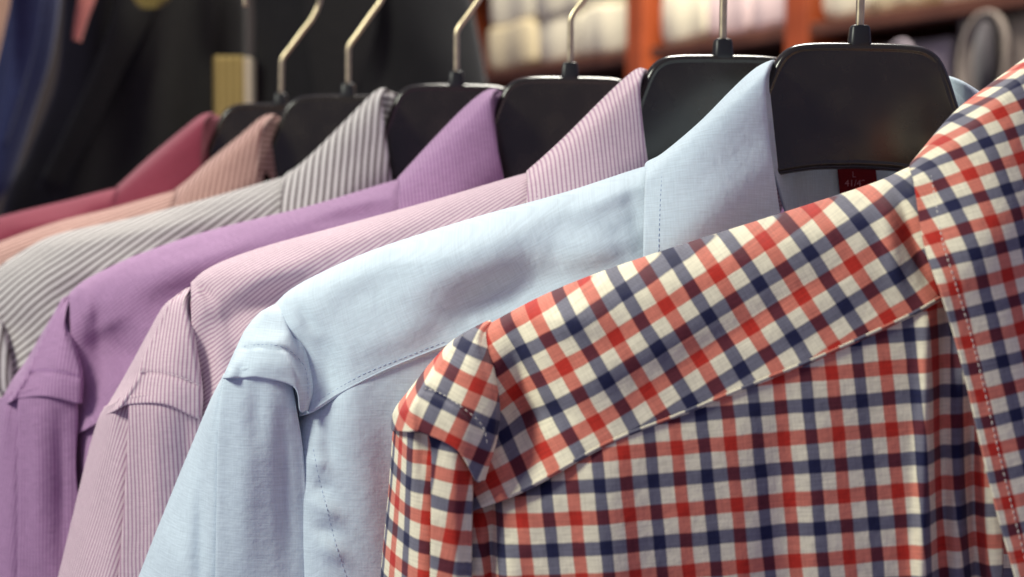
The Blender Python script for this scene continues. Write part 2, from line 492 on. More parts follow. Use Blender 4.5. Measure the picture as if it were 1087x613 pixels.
# straight helpers to lengthen a cap row list
SH = []
blue = dict(name='dress_shirt', mat='blue', d=.68, cx=912, group='shirts hanging in a row on the rail',
    label='plain pale blue dress shirt hanging just behind the checked shirt', res=70, wob=.0011,
    collar_base=(687, 175),
    ridge=[(790, 170), (735, 170), (687, 177), (600, 205), (500, 233), (400, 265), (340, 291), (308, 309), (292, 324)],
    seam=[(790, 236), (735, 255), (687, 274), (600, 312), (500, 356), (420, 388), (365, 415), (334, 434), (318, 440)],
    cap=[[(288, 326), (293, 323), (299, 320), (305, 323)], [(276, 333), (288, 330), (300, 333), (311, 345)],
         [(262, 350), (282, 349), (304, 353), (323, 368)], [(252, 370), (275, 367), (300, 369), (331, 402)],
         [(245, 386), (277, 384), (309, 391), (331, 418)], [(239, 400), (276, 399), (312, 409), (327, 434)]],
    sleeve=[[(238, 398), (242, 394), (278, 388), (308, 398)], [(224, 426), (236, 428), (278, 430), (313, 430)],
            [(206, 470), (233, 472), (280, 472), (320, 475)], [(180, 535), (232, 540), (285, 540), (326, 545)],
            [(150, 613), (231, 613), (290, 613), (337, 613)], [(105, 740), (230, 740), (300, 740), (355, 740)]],
    front_left=(303, 318),
    fold=[(819, 66), (812, 77), (809, 95), (812, 140), (817, 180), (825, 235), (836, 290), (850, 340)],
    sil=[(819, 66), (803, 74), (783, 92), (748, 128), (706, 163), (687, 174)],
    edge=[(687, 174), (686, 188), (685, 212), (684, 245), (683, 285), (684, 330), (690, 370), (700, 400)],
    ang=dict(yoke=25, cap=0, sleeve=0, side=0, front=0, collar=0),
    right_drop=.0045,
    ridges=[(400, 310, 560, 262, 30, .0034), (470, 345, 600, 282, 24, -.0030), (590, 275, 660, 262, 20, .0030), (560, 245, 684, 212, 18, -.0022),
            (350, 325, 440, 290, 18, -.0026), (345, 355, 352, 430, 16, -.0034), (378, 372, 470, 338, 22, .0022), (610, 232, 680, 190, 12, .0014),
            (640, 255, 684, 232, 9, -.0007),
            (254, 371, 278, 368, 2.6, -.0007), (274, 368, 304, 372, 2.6, -.0007), (300, 370, 322, 388, 2.6, -.0007), (318, 326, 334, 350, 7, -.0014), (215, 450, 214, 613, 9, -.0034), (262, 430, 258, 613, 14, .0014), (300, 440, 306, 613, 8, -.0010),
            (255, 385, 318, 390, 10, .0007), (668, 190, 678, 262, 9, -.0006), (180, 560, 200, 640, 16, .002), (274, 405, 270, 470, 10, -.0012)],
    fridges=[(330, 488, 346, 497, 7, .0013), (334, 512, 352, 524, 8, -.0015), (332, 533, 360, 550, 7, .0019), (336, 560, 358, 568, 6, -.0013),
             (338, 577, 366, 594, 9, .0018), (372, 430, 400, 600, 26, .0020), (345, 445, 352, 490, 9, -.0016)],
    piping=.0004, pk=.62, cf=1.0, gain=1.7, captab=[(.004, .003, .004), (-.008, -.011, -.010), (-.017, -.021, -.022), (-.026, -.0295, -.029), (-.032, -.0345, -.033), (-.0350, -.0365, -.0345)], sildd=[.010, .006, -.002, -.012, -.021, -.0265], stitch=[[(254, 369), (276, 366), (300, 368.5), (318, 382), (326, 400), (327, 440)],
            [(470, 364), (430, 379.5), (385, 398), (345, 421), (339, 426)],
            [(333, 478), (338, 505), (347, 540), (357, 580), (368, 613)]], stitch2=[[(703, 184), (701, 215), (700, 245), (699, 280)]], thread='t_blue')
pink = dict(name='dress_shirt', mat='pink', d=.75, cx=767, group=blue['group'],
    label='pale pink shirt with fine mauve stripes, between the blue and the purple shirts', res=60, wob=.0010,
    collar_base=(561, 181),
    ridge=[(665, 172), (610, 174), (561, 184), (458, 214), (360, 241), (290, 260), (245, 275), (218, 288), (203, 301)],
    seam=[(665, 250), (610, 272), (561, 296), (458, 335), (370, 368), (300, 398), (250, 422), (222, 440), (205, 450)],
    cap=[[(188, 314), (196, 308), (205, 304), (212, 306)], [(174, 326), (184, 322), (194, 320), (201, 322)],
         [(158, 354), (172, 350), (188, 350), (206, 354)], [(142, 384), (160, 378), (184, 380), (212, 392)],
         [(130, 406), (155, 401), (184, 406), (215, 420)], [(110, 440), (138, 427), (175, 427), (214, 441)]],
    sleeve=[[(112, 432), (137, 420), (175, 418), (208, 430)], [(104, 450), (138, 445), (178, 445), (216, 450)],
            [(93, 490), (136, 490), (180, 490), (220, 495)], [(80, 545), (133, 545), (185, 545), (228, 545)],
            [(64, 613), (128, 613), (190, 613), (236, 613)], [(34, 740), (120, 740), (200, 740), (250, 740)]],
    front_left=(212, 235),
    fold=[(683, 75), (678, 84), (676, 100), (679, 135), (684, 172), (690, 210), (698, 250), (710, 290)],
    sil=[(683, 75), (673, 77), (644, 103), (605, 142), (575, 170), (561, 182)],
    edge=[(561, 182), (561, 193), (560, 210), (559, 240), (560, 275), (562, 310), (568, 345), (575, 370)],
    ang=dict(yoke=125, cap=2, sleeve=2, side=-22, front=0, collar=4),
    ridges=[(250, 285, 460, 235, 16, .0032), (235, 340, 320, 312, 18, -.006), (250, 300, 340, 278, 12, .003), (240, 330, 262, 410, 16, -.005),
            (380, 262, 540, 215, 12, -.0018), (212, 306, 226, 318, 6, -.003), (144, 398, 168, 397, 2.6, -.0010), (162, 396, 190, 402, 2.6, -.0010), (186, 401, 213, 411, 2.6, -.0010), (118, 450, 100, 613, 8, -.002), (165, 440, 168, 613, 9, .0014), (196, 450, 200, 613, 8, -.0016)],
    stitch=[[(143, 396), (166, 394), (190, 400), (212, 409)]], stitch2=[[(572, 187), (571, 200), (570, 216)]], thread2='t_pink', thread='t_pink')
purple = dict(name='dress_shirt', mat='purple', d=.845, cx=605, group=blue['group'],
    label='purple shirt with fine tonal stripes, between the pink and the grey striped shirts', res=54, wob=.0011,
    collar_base=(424, 188),
    ridge=[(515, 182), (470, 184), (424, 191), (330, 219), (221, 246), (147, 271), (110, 288), (88, 300), (74, 312)],
    seam=[(515, 250), (470, 268), (424, 290), (330, 328), (240, 368), (170, 408), (125, 434), (95, 452), (78, 460)],
    cap=[[(66, 318), (72, 314), (78, 313), (84, 317)], [(57, 334), (64, 330), (70, 330), (72, 338)],
         [(44, 356), (54, 352), (66, 354), (78, 362)], [(28, 384), (42, 379), (62, 380), (86, 388)],
         [(14, 404), (36, 398), (60, 399), (88, 406)], [(0, 430), (22, 421), (50, 419), (87, 426)]],
    sleeve=[[(-2, 424), (20, 414), (48, 410), (80, 416)], [(-8, 444), (20, 440), (50, 436), (82, 440)],
            [(-18, 490), (20, 490), (50, 490), (80, 495)], [(-30, 545), (20, 545), (52, 545), (84, 545)],
            [(-46, 613), (20, 613), (56, 613), (92, 613)], [(-70, 740), (20, 740), (60, 740), (105, 740)]],
    front_left=(80, 95),
    fold=[(526, 96), (520, 103), (519, 118), (523, 146), (529, 178), (536, 210), (545, 245), (555, 280)],
    sil=[(526, 96), (514, 99), (492, 117), (458, 152), (436, 176), (424, 189)],
    edge=[(424, 189), (424, 198), (424, 212), (424, 236), (425, 265), (428, 295), (434, 322), (440, 345)],
    ang=dict(yoke=124, cap=2, sleeve=0, side=-10, front=0, collar=6),
    ridges=[(112, 345, 140, 400, 24, -.010), (98, 325, 112, 420, 12, -.003), (150, 300, 260, 262, 14, .0028), (150, 330, 260, 300, 18, -.003),
            (340, 235, 415, 222, 9, -.003), (300, 240, 400, 212, 8, .0016), (22, 399, 50, 395, 2.6, -.0010), (44, 395, 68, 397, 2.6, -.0010), (64, 397, 87, 402, 2.6, -.0010), (92, 312, 96, 345, 8, .0022), (40, 440, 42, 600, 8, .0014), (64, 440, 66, 600, 7, -.0018)],
    stitch=[[(21, 396), (45, 393), (65, 395), (86, 400)]], thread='t_purple')
grey = dict(name='dress_shirt', mat='grey', d=.935, cx=485, group=blue['group'],
    label='white shirt with bold dark grey stripes, just behind the purple shirt', res=48, wob=.0012,
    collar_base=(303, 186),
    ridge=[(395, 182), (350, 180), (303, 188), (222, 211), (140, 232), (60, 250), (20, 270), (0, 284), (-14, 298)],
    seam=[(395, 245), (350, 262), (303, 284), (230, 318), (160, 352), (95, 388), (45, 415), (12, 432), (-4, 440)],
    cap=[[(-30, 306), (-20, 300), (-10, 300), (-2, 304)], [(-44, 326), (-30, 320), (-12, 320), (0, 324)],
         [(-56, 346), (-38, 342), (-14, 342), (5, 346)], [(-66, 368), (-46, 362), (-18, 362), (10, 372)],
         [(-76, 388), (-50, 380), (-20, 382), (13, 396)], [(-84, 408), (-54, 400), (-22, 402), (13, 416)]],
    sleeve=[[(-86, 402), (-60, 392), (-26, 392), (6, 404)], [(-92, 424), (-60, 420), (-26, 420), (10, 425)],
            [(-100, 480), (-60, 480), (-24, 480), (10, 480)], [(-108, 545), (-60, 545), (-20, 545), (12, 545)],
            [(-118, 613), (-60, 613), (-16, 613), (16, 613)], [(-130, 740), (-60, 740), (-10, 740), (20, 740)]],
    front_left=(0, 20),
    fold=[(407, 95), (402, 103), (403, 118), (407, 150), (411, 180), (416, 210), (424, 240), (434, 270)],
    sil=[(407, 95), (397, 100), (370, 127), (336, 161), (314, 180), (303, 187)],
    edge=[(303, 187), (301, 196), (299, 210), (297, 230), (297, 255), (300, 282), (306, 305), (312, 322)],
    ang=dict(yoke=127, cap=5, sleeve=0, side=-10, front=0, collar=-3),
    ridges=[(20, 330, 60, 400, 24, -.005), (60, 262, 200, 235, 12, .003), (180, 262, 290, 232, 12, -.0035), (110, 290, 220, 262, 12, .0022),
            (180, 222, 290, 200, 8, .0018), (60, 320, 140, 290, 14, -.0025)], thread='t_pink')
peach = dict(name='dress_shirt', mat='peach', d=1.04, cx=369, group=blue['group'],
    label='peach shirt with thin brown stripes, between the grey striped and crimson shirts', res=40, wob=.0010,
    collar_base=(187, 201),
    ridge=[(265, 196), (225, 196), (187, 203), (118, 222), (59, 237), (0, 258), (-45, 278), (-75, 292), (-92, 304)],
    seam=[(265, 255), (225, 272), (187, 290), (120, 320), (62, 348), (0, 378), (-44, 405), (-70, 420), (-82, 430)],
    cap=[[(-102, 306), (-96, 302), (-90, 302), (-84, 306)], [(-112, 322), (-100, 318), (-88, 318), (-80, 324)],
         [(-122, 340), (-106, 336), (-88, 336), (-74, 344)], [(-132, 360), (-110, 354), (-88, 354), (-68, 366)],
         [(-140, 378), (-112, 372), (-88, 372), (-66, 386)], [(-148, 398), (-114, 390), (-88, 390), (-66, 404)]],
    sleeve=[[(-148, 392), (-122, 384), (-92, 382), (-72, 394)], [(-152, 414), (-122, 410), (-92, 410), (-68, 414)],
            [(-160, 480), (-122, 480), (-92, 480), (-68, 480)], [(-168, 545), (-122, 545), (-92, 545), (-68, 545)],
            [(-176, 613), (-122, 613), (-92, 613), (-66, 613)], [(-190, 740), (-122, 740), (-92, 740), (-64, 740)]],
    front_left=(-76, -60),
    fold=[(290, 123), (281, 131), (275, 144), (273, 168), (273, 192), (277, 220), (284, 248), (292, 274)],
    sil=[(290, 123), (278, 126), (254, 146), (222, 172), (200, 192), (187, 202)],
    edge=[(187, 202), (187, 209), (186, 220), (185, 238), (186, 260), (190, 284), (196, 305), (202, 322)],
    ang=dict(yoke=112, cap=5, sleeve=0, side=-10, front=0, collar=-6),
    ridges=[(0, 270, 120, 235, 8, .0015)], thread='t_pink')
crimson = dict(name='dress_shirt', mat='crimson', d=1.12, cx=298, group=blue['group'],
    label='plain crimson shirt, farthest back of the hanging shirts', res=40, wob=.0010,
    collar_base=(125, 199),
    ridge=[(200, 196), (162, 194), (125, 200), (73, 213), (0, 231), (-50, 248), (-88, 264), (-112, 276), (-126, 288)],
    seam=[(200, 250), (162, 265), (125, 282), (70, 305), (0, 338), (-48, 362), (-85, 385), (-108, 400), (-118, 408)],
    cap=[[(-136, 290), (-130, 286), (-124, 286), (-118, 290)], [(-146, 306), (-134, 302), (-122, 302), (-114, 308)],
         [(-156, 324), (-140, 320), (-122, 320), (-108, 328)], [(-166, 344), (-144, 338), (-122, 338), (-102, 350)],
         [(-174, 362), (-146, 356), (-122, 356), (-100, 370)], [(-182, 382), (-148, 374), (-122, 374), (-100, 388)]],
    sleeve=[[(-182, 376), (-156, 368), (-126, 366), (-106, 378)], [(-186, 398), (-156, 394), (-126, 394), (-102, 398)],
            [(-194, 470), (-156, 470), (-126, 470), (-102, 470)], [(-202, 545), (-156, 545), (-126, 545), (-102, 545)],
            [(-210, 613), (-156, 613), (-126, 613), (-100, 613)], [(-224, 740), (-156, 740), (-126, 740), (-98, 740)]],
    front_left=(-112, -100),
    fold=[(224, 121), (216, 128), (213, 142), (212, 165), (212, 188), (216, 214), (222, 240), (230, 264)],
    sil=[(224, 121), (213, 124), (196, 137), (161, 166), (138, 187), (125, 199)],
    edge=[(125, 199), (124, 206), (123, 218), (122, 236), (124, 256), (128, 278), (134, 298), (140, 314)],
    ang=dict(yoke=112, cap=0, sleeve=0, side=0, front=0, collar=0),
    ridges=[(80, 235, 120, 222, 9, -.003), (20, 245, 100, 228, 8, .002), (0, 262, 60, 248, 9, -.002)], thread='t_pink')
check = dict(name='dress_shirt', mat='check', d=.60, cx=1229, group=blue['group'],
    label='red, navy and cream checked shirt, nearest and largest of the row', res=84, wob=.0009,
    collar_base=(969, 176), us=.88, cf=1.15, ymx=.12, cs=1.14,
    ridge=[(1065, 168), (1015, 170), (972, 176), (925, 196), (818, 231), (720, 262), (640, 289), (585, 311), (545, 331), (508, 352)],
    seam=[(1065, 285), (1025, 302), (993, 319), (960, 337), (873, 377), (800, 407), (720, 440), (645, 470), (560, 517), (500, 540)],
    cap=[[(499, 351), (510, 345), (520, 341), (530, 343)], [(480, 363), (494, 357), (507, 354), (520, 362)],
         [(458, 386), (478, 382), (500, 384), (525, 396)], [(436, 414), (460, 410), (493, 420), (530, 434)],
         [(420, 436), (450, 434), (489, 444), (527, 466)], [(417, 455), (449, 457), (486, 475), (515, 506)]],
    sildd=[.010, .009, .007, .005, .002, -.002],
    captab=[(.006, .005, .005), (-.005, -.009, -.009), (-.014, -.020, -.021), (-.023, -.029, -.029), (-.0295, -.0350, -.033), (-.0320, -.0372, -.0345)],
    sleeve=[[(420, 446), (452, 450), (475, 458), (492, 474)], [(418, 470), (459, 476), (480, 480), (499, 494)],
            [(415, 515), (459, 515), (482, 515), (501, 520)], [(411, 560), (459, 560), (482, 560), (500, 560)],
            [(406, 613), (458, 613), (482, 613), (500, 613)], [(396, 740), (456, 740), (482, 740), (502, 740)]],
    front_left=(496, 490),
    fold=[(1116, 40), (1108, 56), (1106, 84), (1112, 135), (1122, 200), (1134, 270), (1150, 340), (1168, 420), (1186, 510), (1204, 610), (1225, 740)],
    sil=[(1116, 40), (1098, 56), (1080, 70), (1052, 91), (1012, 123), (968, 175)],
    edge=[(968, 175), (971, 195), (977, 235), (984, 268), (996, 305), (1011, 352), (1025, 405), (1041, 475), (1058, 545), (1077, 613), (1110, 740)],
    ang=dict(yoke=31, cap=-24, sleeve=-9, side=-4, front=5, collar=14),
    piping=.00055, ftop=-.0327,
    ridges=[(948, 190, 985, 300, 9, -.0022), (935, 205, 955, 310, 10, .0014), (548, 360, 556, 480, 18, -.0055), (560, 340, 640, 345, 16, .002),
            (600, 420, 760, 330, 22, .0016), (700, 400, 900, 280, 14, -.0010), (540, 440, 600, 440, 12, -.002), (443, 413, 470, 419, 3, -.0009), (466, 418, 494, 437, 3, -.0009), (490, 434, 514, 458, 3, -.0009), (438, 470, 437, 613, 8, .001)],
    fridges=[(985, 345, 978, 740, 9, .0034), (1003, 330, 999, 740, 13, -.0050), (1030, 420, 1040, 740, 12, -.006), (640, 500, 650, 740, 30, .002),
             (545, 590, 530, 740, 12, .002), (524, 520, 516, 740, 7, -.005), (830, 430, 835, 740, 26, -.0016)],
    stitch2=[[(985, 165), (989, 190), (995, 225), (1001, 258), (1014, 300), (1029, 350), (1043, 405), (1059, 475), (1076, 545), (1090, 600)]], thread2='t_check', stitch=[
            [(443, 411), (466, 417), (491, 433), (512, 452), (518, 475)],
            [(985, 330), (940, 352), (880, 381), (800, 414), (720, 447), (640, 480), (570, 518)]][:1], thread='t_check')
built = {}
for q, sp in zip(('check', 'blue', 'pink', 'purple', 'grey', 'peach', 'crimson'), (check, blue, pink, purple, grey, peach, crimson)):
    built[q] = make_shirt(sp)

# size tag inside the blue collar
root, gs = built['blue']
red = solid_cloth('dark_red_woven_tag', srgb(120, 14, 26), 0.15)
bv = bvh_of([gs['stand']]); 
XB = P(912, 200, .68)[0]
def tagpt(px, py, lift):
    cam = Vector(CAM); dr = (Vector(P(px, py, 1)) - cam).normalized()
    # the stand is mirrored about the shirt's centre: look it up on the built half
    d0 = .7115
    w = Vector(P(px, py, d0)); xm = w.x if w.x < XB else 2*XB - w.x
    h = bv.ray_cast(Vector((xm, w.y - .06, w.z)), Vector((0, 1, 0)))
    y = h[0].y if h[0] is not None else w.y
    return Vector((w.x, y - lift, w.z))
V, Fc, U = [], [], []
nx, ny = 9, 12
for j in range(ny):
    for i in range(nx):
        x = 886 + (924-886)*i/(nx-1) + 4*j/(ny-1); y = 160 + 62*j/(ny-1)
        V.append(tagpt(x, y, .0016)); U.append((V[-1].x, V[-1].z))
for j in range(ny-1):
    for i in range(nx-1): Fc.append((j*nx+i, j*nx+i+1, (j+1)*nx+i+1, (j+1)*nx+i))
tag = link_mesh('size_label', V, Fc, red, root, U); tag['label'] = 'dark red woven size label inside the collar'
sm = tag.modifiers.new('thickness', 'SOLIDIFY'); sm.thickness = .0005; sm.offset = 0
txtm = thread_mat('pale_pink_thread', srgb(190, 130, 140))
V, Fc = [], []
for body, px, py, size in (('41/42', 905, 198, .0038), ('L', 904, 188.5, .0034)):
    cu = bpy.data.curves.new('t', 'FONT'); cu.body = body; cu.size = size; cu.align_x = 'CENTER'; cu.extrude = .00012
    to = bpy.data.objects.new('t', cu); COL.objects.link(to)
    me = bpy.data.meshes.new_from_object(to.evaluated_get(bpy.context.evaluated_depsgraph_get()))
    c = tagpt(px, py, 0.0024); b = len(V)
    for v in me.vertices:
        p = tagpt(px, py, 0.0024); V.append(Vector((c.x + v.co.x, c.y - v.co.z, c.z + v.co.y)))
    for f in me.polygons: Fc.append(tuple(b+i for i in f.vertices))
    bpy.data.objects.remove(to); bpy.data.curves.remove(cu)
lt = link_mesh('lettering', V, Fc, txtm, tag, smooth=False)

# ------------------------------------------------------------------ hangers
def hanger_outline():
    half_top = [(0, 0), (10, .0), (20, -.4), (26, -1.6), (30.5, -4.6), (33.5, -9), (36, -15), (39.5, -25), (44, -36), (51, -45), (62, -51.5), (100, -63), (150, -78), (190, -91), (212, -101), (219, -107)]
    half_bot = [(217, -114), (208, -114), (190, -106), (150, -93), (100, -78), (70, -66), (54, -60), (36, -54), (18, -50.3), (0, -49.3)]
    h = half_top + half_bot
    # densify
    A = smooth_path(h, 150)
    A[0, 0] = 0; A[-1, 0] = 0
    L = [(x, z) for x, z in A]
    Rr = [(-x, z) for x, z in A[1:-1]][::-1]
    return [(x/1000, z/1000) for x, z in L + Rr]
out = hanger_outline()
def inset(pts, k):
    r = []; n = len(pts)
    for i in range(n):
        a = Vector(pts[i-1]); b = Vector(pts[(i+1) % n]); t = (b-a)
        if t.length < 1e-9: t = Vector((1, 0))
        t.normalize(); nn = Vector((t.y, -t.x))
        r.append((pts[i][0] + nn.x*k, pts[i][1] + nn.y*k))
    return r
hl = [(3.6, .0045), (3.1, .0046), (2.7, .0050), (2.1, .0050), (1.5, .0047), (1.0, .0043), (.55, .0036), (.2, .0026), (.04, .0016), (0, .0008)]
layers = hl + [(a, -b) for a, b in hl[::-1]]
V, Fc = [], []
for k, y in layers:
    for x, z in inset(out, k/1000): V.append((x, y, z))
n = len(out)
for l in range(len(layers)-1):
    for i in range(n): Fc.append((l*n+i, l*n+(i+1) % n, (l+1)*n+(i+1) % n, (l+1)*n+i))
Fc.append(tuple(range(n))); Fc.append(tuple(range((len(layers)-1)*n, len(layers)*n))[::-1])
def local_mesh(name, V, Fc, mat, parent, smooth=True):
    me = bpy.data.meshes.new(name); me.from_pydata([tuple(v) for v in V], [], Fc)
    import bmesh
    bm = bmesh.new(); bm.from_mesh(me); bmesh.ops.recalc_face_normals(bm, faces=bm.faces[:]); bm.to_mesh(me); bm.free()
    if smooth: me.polygons.foreach_set('use_smooth', [len(p.vertices) < 20 for p in me.polygons])
    me.materials.append(mat); o = bpy.data.objects.new(name, me); COL.objects.link(o); o.parent = parent
    return o
HL = ['black plastic hanger in front, inside the pale blue shirt collar', 'black plastic hanger holding the pink striped shirt',
      'black plastic hanger holding the purple shirt', 'black plastic hanger holding the grey striped shirt',
      'black plastic hanger holding the peach striped shirt', 'black plastic hanger at the back, holding the crimson shirt',
      'black plastic hanger inside the checked shirt, out of sight']
h0 = empty('shirt_hanger', (0, 0, 0), HL[0], 'hanger', 'black shirt hangers with metal hooks')
local_mesh('hanger_body', V, Fc, M['plastic'], h0)
# neck socket: tapered square block with rounded corners
def block(levels, rnd=.25, sides=24):
    V, Fc = [], []
    for (z, wx, wy) in levels:
        for k in range(sides):
            a = 2*math.pi*k/sides; c, s_ = math.cos(a), math.sin(a)
            e = .45
            V.append((math.copysign(abs(c)**e, c)*wx/2, math.copysign(abs(s_)**e, s_)*wy/2, z))
    for l in range(len(levels)-1):
        for k in range(sides): Fc.append((l*sides+k, l*sides+(k+1) % sides, (l+1)*sides+(k+1) % sides, (l+1)*sides+k))
    Fc.append(tuple(range(sides))[::-1]); Fc.append(tuple(range((len(levels)-1)*sides, len(levels)*sides)))
    return V, Fc
v, f = block([(-.004, .0070, .0075), (-.0015, .0084, .0098), (.0002, .0086, .0100), (.0058, .0076, .0086), (.0066, .0068, .0078), (.0069, .0050, .006), (.0069, .0036, .004)])
local_mesh('neck_socket', v, f, M['socket'], h0)
hp = smooth_path([(0, 0, .004), (0, 0, .012), (.0, 0, .022), (.0005, 0, .029), (.006, 0, .037), (.013, 0, .047), (.0205, 0, .058), (.024, 0, .072),
                  (.016, 0, .087), (0, 0, .093), (-.016, 0, .086), (-.0235, 0, .071), (-.024, 0, .062)], 90)
v, f = tube(hp, .00165, 12)
local_mesh('hook', v, f, M['brass'], h0)
HP = [(912, 46, .68), (767, 58.5, .75), (605, 81.5, .845), (484.5, 89.5, .935), (369.5, 101, 1.04), (298, 110.5, 1.12), (1229, 12, .60)]
roots = []
for i, (x, y, dd) in enumerate(HP):
    if i == 0: o = h0
    else:
        o = h0.copy(); COL.objects.link(o)
        for ch in list(h0.children):
            c = ch.copy(); COL.objects.link(c); c.parent = o
            if i in (4, 5) and ch.name.startswith('hanger_body'): c.scale = (1.14, 1, 1)
    o['label'] = HL[i]; o.location = Vector(P(x, y, dd)); roots.append(o)
    o.rotation_euler = (0, math.radians([1.2, 0.6, .8, .5, .4, 1.5, 0][i]), math.radians([-2, 3, -3, 2, -2, 2, 0][i]))

# rail above the frame, through the hooks
rp = [r.location + Vector((0, 0, .0815)) for r in (roots[6], roots[0], roots[1], roots[2], roots[3], roots[4], roots[5])]
zr = sum(p.z for p in rp)/len(rp)
rp = [rp[0] + (rp[0]-rp[1])*.8] + rp + [rp[-1] + (rp[-1]-rp[-2])*.3]
v, f = tube(smooth_path([tuple(p) for p in rp], 60), .0080, 16)
ro = link_mesh('hanging_rail', v, f, M['chrome']); ro['label'] = 'metal rail above the shirts that the hanger hooks go over'; ro['category'] = 'rail'

# ------------------------------------------------------------------ background
def Pp(px, py, d): return Vector(P(px, py, d))
dark = solid_cloth('black_suiting', srgb(38, 36, 34), .2, .002)
dark2 = solid_cloth('charcoal_suiting', srgb(34, 33, 33), .2, .002)
navy = solid_cloth('navy_suiting', srgb(46, 52, 88), .2, .002)
tan = solid_cloth('tan_cloth', srgb(190, 150, 125), .1, .002)
salmon = solid_cloth('salmon_cloth', srgb(225, 140, 125), .1, .002)
olive = solid_cloth('olive_cloth', srgb(128, 112, 60), .1, .002)

def drape(name, d, left, right, label, cat, mat, group=None, depth=.05, folds=4, bot=420, extra=None, fold_amp=.008, lap=None):
    """a hanging garment: a closed body with rounded sides and soft vertical folds; left/right: outlines (x,y) top to bottom"""
    n = 40; m = 60
    Lp = smooth_path(left, n); Rp = smooth_path(right, n)
    root = empty(name, P((Lp[0][0]+Rp[0][0])/2, Lp[0][1], d), label, cat, group)
    V, Fc, U = [], [], []
    for i in range(n):
        for j in range(m):
            a = 2*math.pi*j/m
            t = .5 - .5*math.cos(a)              # 0 left, 1 right
            x = Lp[i][0]*(1-t) + Rp[i][0]*t; y = Lp[i][1]*(1-t) + Rp[i][1]*t
            off = -math.sin(a) * depth/2
            f = fold_amp*math.sin(t*folds*6.28 + 1.3*math.sin(i*.13))*abs(math.sin(a))*min(1, i/6)
            p = Pp(x, y, d + off + f); V.append(p); U.append((p.x + p.y, p.z))
    for i in range(n-1):
        for j in range(m):
            k = (j+1) % m; Fc.append((i*m+j, i*m+k, (i+1)*m+k, (i+1)*m+j))
    Fc.append(tuple(range(m))); Fc.append(tuple(range((n-1)*m, n*m))[::-1])
    link_mesh('body', V, Fc, mat, root, U)
    return root

# two black garments, a navy one and what shows between them
G1 = 'dark jackets hanging behind the shirts'
j1 = drape('jacket', 1.75, [(70, -60), (66, 20), (58, 90), (30, 160), (0, 230), (-20, 420)], [(262, -70), (262, -10), (262, 60), (262, 160), (250, 260), (250, 420)],
      'black jacket hanging beside the navy jacket, behind the crimson shirt', 'jacket', dark, G1, .10, 3)
j2 = drape('jacket', 1.70, [(262, -60), (269, 10), (268, 80), (268, 200), (260, 420)], [(455, -120), (492, -30), (506, 30), (517, 90), (530, 200), (540, 420)],
      'black jacket behind the hanger hooks, beside the shelves', 'jacket', dark2, G1, .10, 2)
j3 = drape('jacket', 1.60, [(-120, -60), (-120, 60), (-120, 200), (-120, 420)], [(66, -60), (64, 0), (55, 60), (40, 110), (14, 190), (-10, 240), (-30, 420)],
      'navy jacket hanging at the far left edge', 'jacket', navy, G1, .08, 2)
def lapel(parent, d, pts_a, pts_b, mat, name):
    a, b = smooth_path(pts_a, 20), smooth_path(pts_b, 20); V, Fc, U = [], [], []
    for p, q in zip(a, b):
        for t in (0, .05, .35, .7, .95, 1):
            x = p[0]*(1-t)+q[0]*t; y = p[1]*(1-t)+q[1]*t
            w = Pp(x, y, d - .006*math.sin(t*math.pi)); V.append(w); U.append((w.x, w.z))
    for i in range(19):
        for j in range(5): Fc.append((i*6+j, i*6+j+1, (i+1)*6+j+1, (i+1)*6+j))
    o = link_mesh(name, V, Fc, mat, parent, U)
    s = o.modifiers.new('thickness', 'SOLIDIFY'); s.thickness = .003; s.offset = 0
lapel(j1, 1.69, [(128, -40), (120, 20), (98, 80), (70, 140), (40, 200)], [(178, -40), (160, 20), (128, 80), (98, 140), (60, 210)], dark, 'lapel')
lapel(j2, 1.635, [(330, -50), (325, 20), (335, 90), (350, 150)], [(395, -50), (400, 20), (382, 90), (352, 152)], dark, 'lapel')
lapel(j3, 1.55, [(14, -50), (12, 30), (2, 110), (-12, 180)], [(46, -50), (42, 20), (28, 80), (6, 150)], navy, 'lapel')
sal = drape('fabric', 1.58, [(88, -60), (84, -10), (79, 22), (77, 42)], [(108, -60), (104, -10), (93, 22), (86, 44)],
      'narrow salmon pink shirt edge showing between the navy and black jackets', 'fabric', salmon, None, .012, 1, fold_amp=.001)  # strip of a pink shirt showing between the jackets, not a scarf
tn = drape('fabric', 1.48, [(-40, -60), (-36, 0), (-30, 40), (-24, 70)], [(16, -60), (11, 0), (4, 35), (-4, 70)],
      'edge of a tan garment at the top left corner over the navy jacket', 'fabric', tan, None, .02, 1, fold_amp=.002)  # edge of another beige garment, not a scarf
ol = drape('fabric', 1.6, [(136, -60), (138, -20), (142, 0), (150, 9)], [(190, -60), (186, -20), (180, 0), (168, 9)],
      'olive cloth end at the top edge over the black jacket', 'fabric', olive, None, .02, 1, fold_amp=.002)

# gold ribbed stack between the black jackets
def box(c0, size, ax=(1, 0, 0)):
    X = Vector(ax).normalized(); Z = Vector((0, 0, 1)); Y = Z.cross(X)
    c0 = Vector(c0); V = []
    for z in (0, 1):
        for x, y in ((0, 0), (1, 0), (1, 1), (0, 1)):
            V.append(c0 + X*(x*size[0]) + Y*(y*size[1]) + Z*(z*size[2]))
    return V, [(0, 3, 2, 1), (4, 5, 6, 7), (0, 1, 5, 4), (1, 2, 6, 5), (2, 3, 7, 6), (3, 0, 4, 7)]
def bev(o, w=.002):
    b = o.modifiers.new('bevel', 'BEVEL'); b.width = w; b.segments = 3; b.limit_method = 'ANGLE'
goldm = stripe_cloth('gold_ribbed_cloth', srgb(196, 170, 104), srgb(128, 106, 56), .007, .45, .3)
palem = solid_cloth('cream_edge_cloth', srgb(226, 208, 176))
gr = empty('folded_cloth', P(247, 120, 1.72), 'gold ribbed cloth with a pale edge hanging between two black jackets', 'cloth')
d = 1.66; w = (268-228)/F*d; hgt = 120/F*d
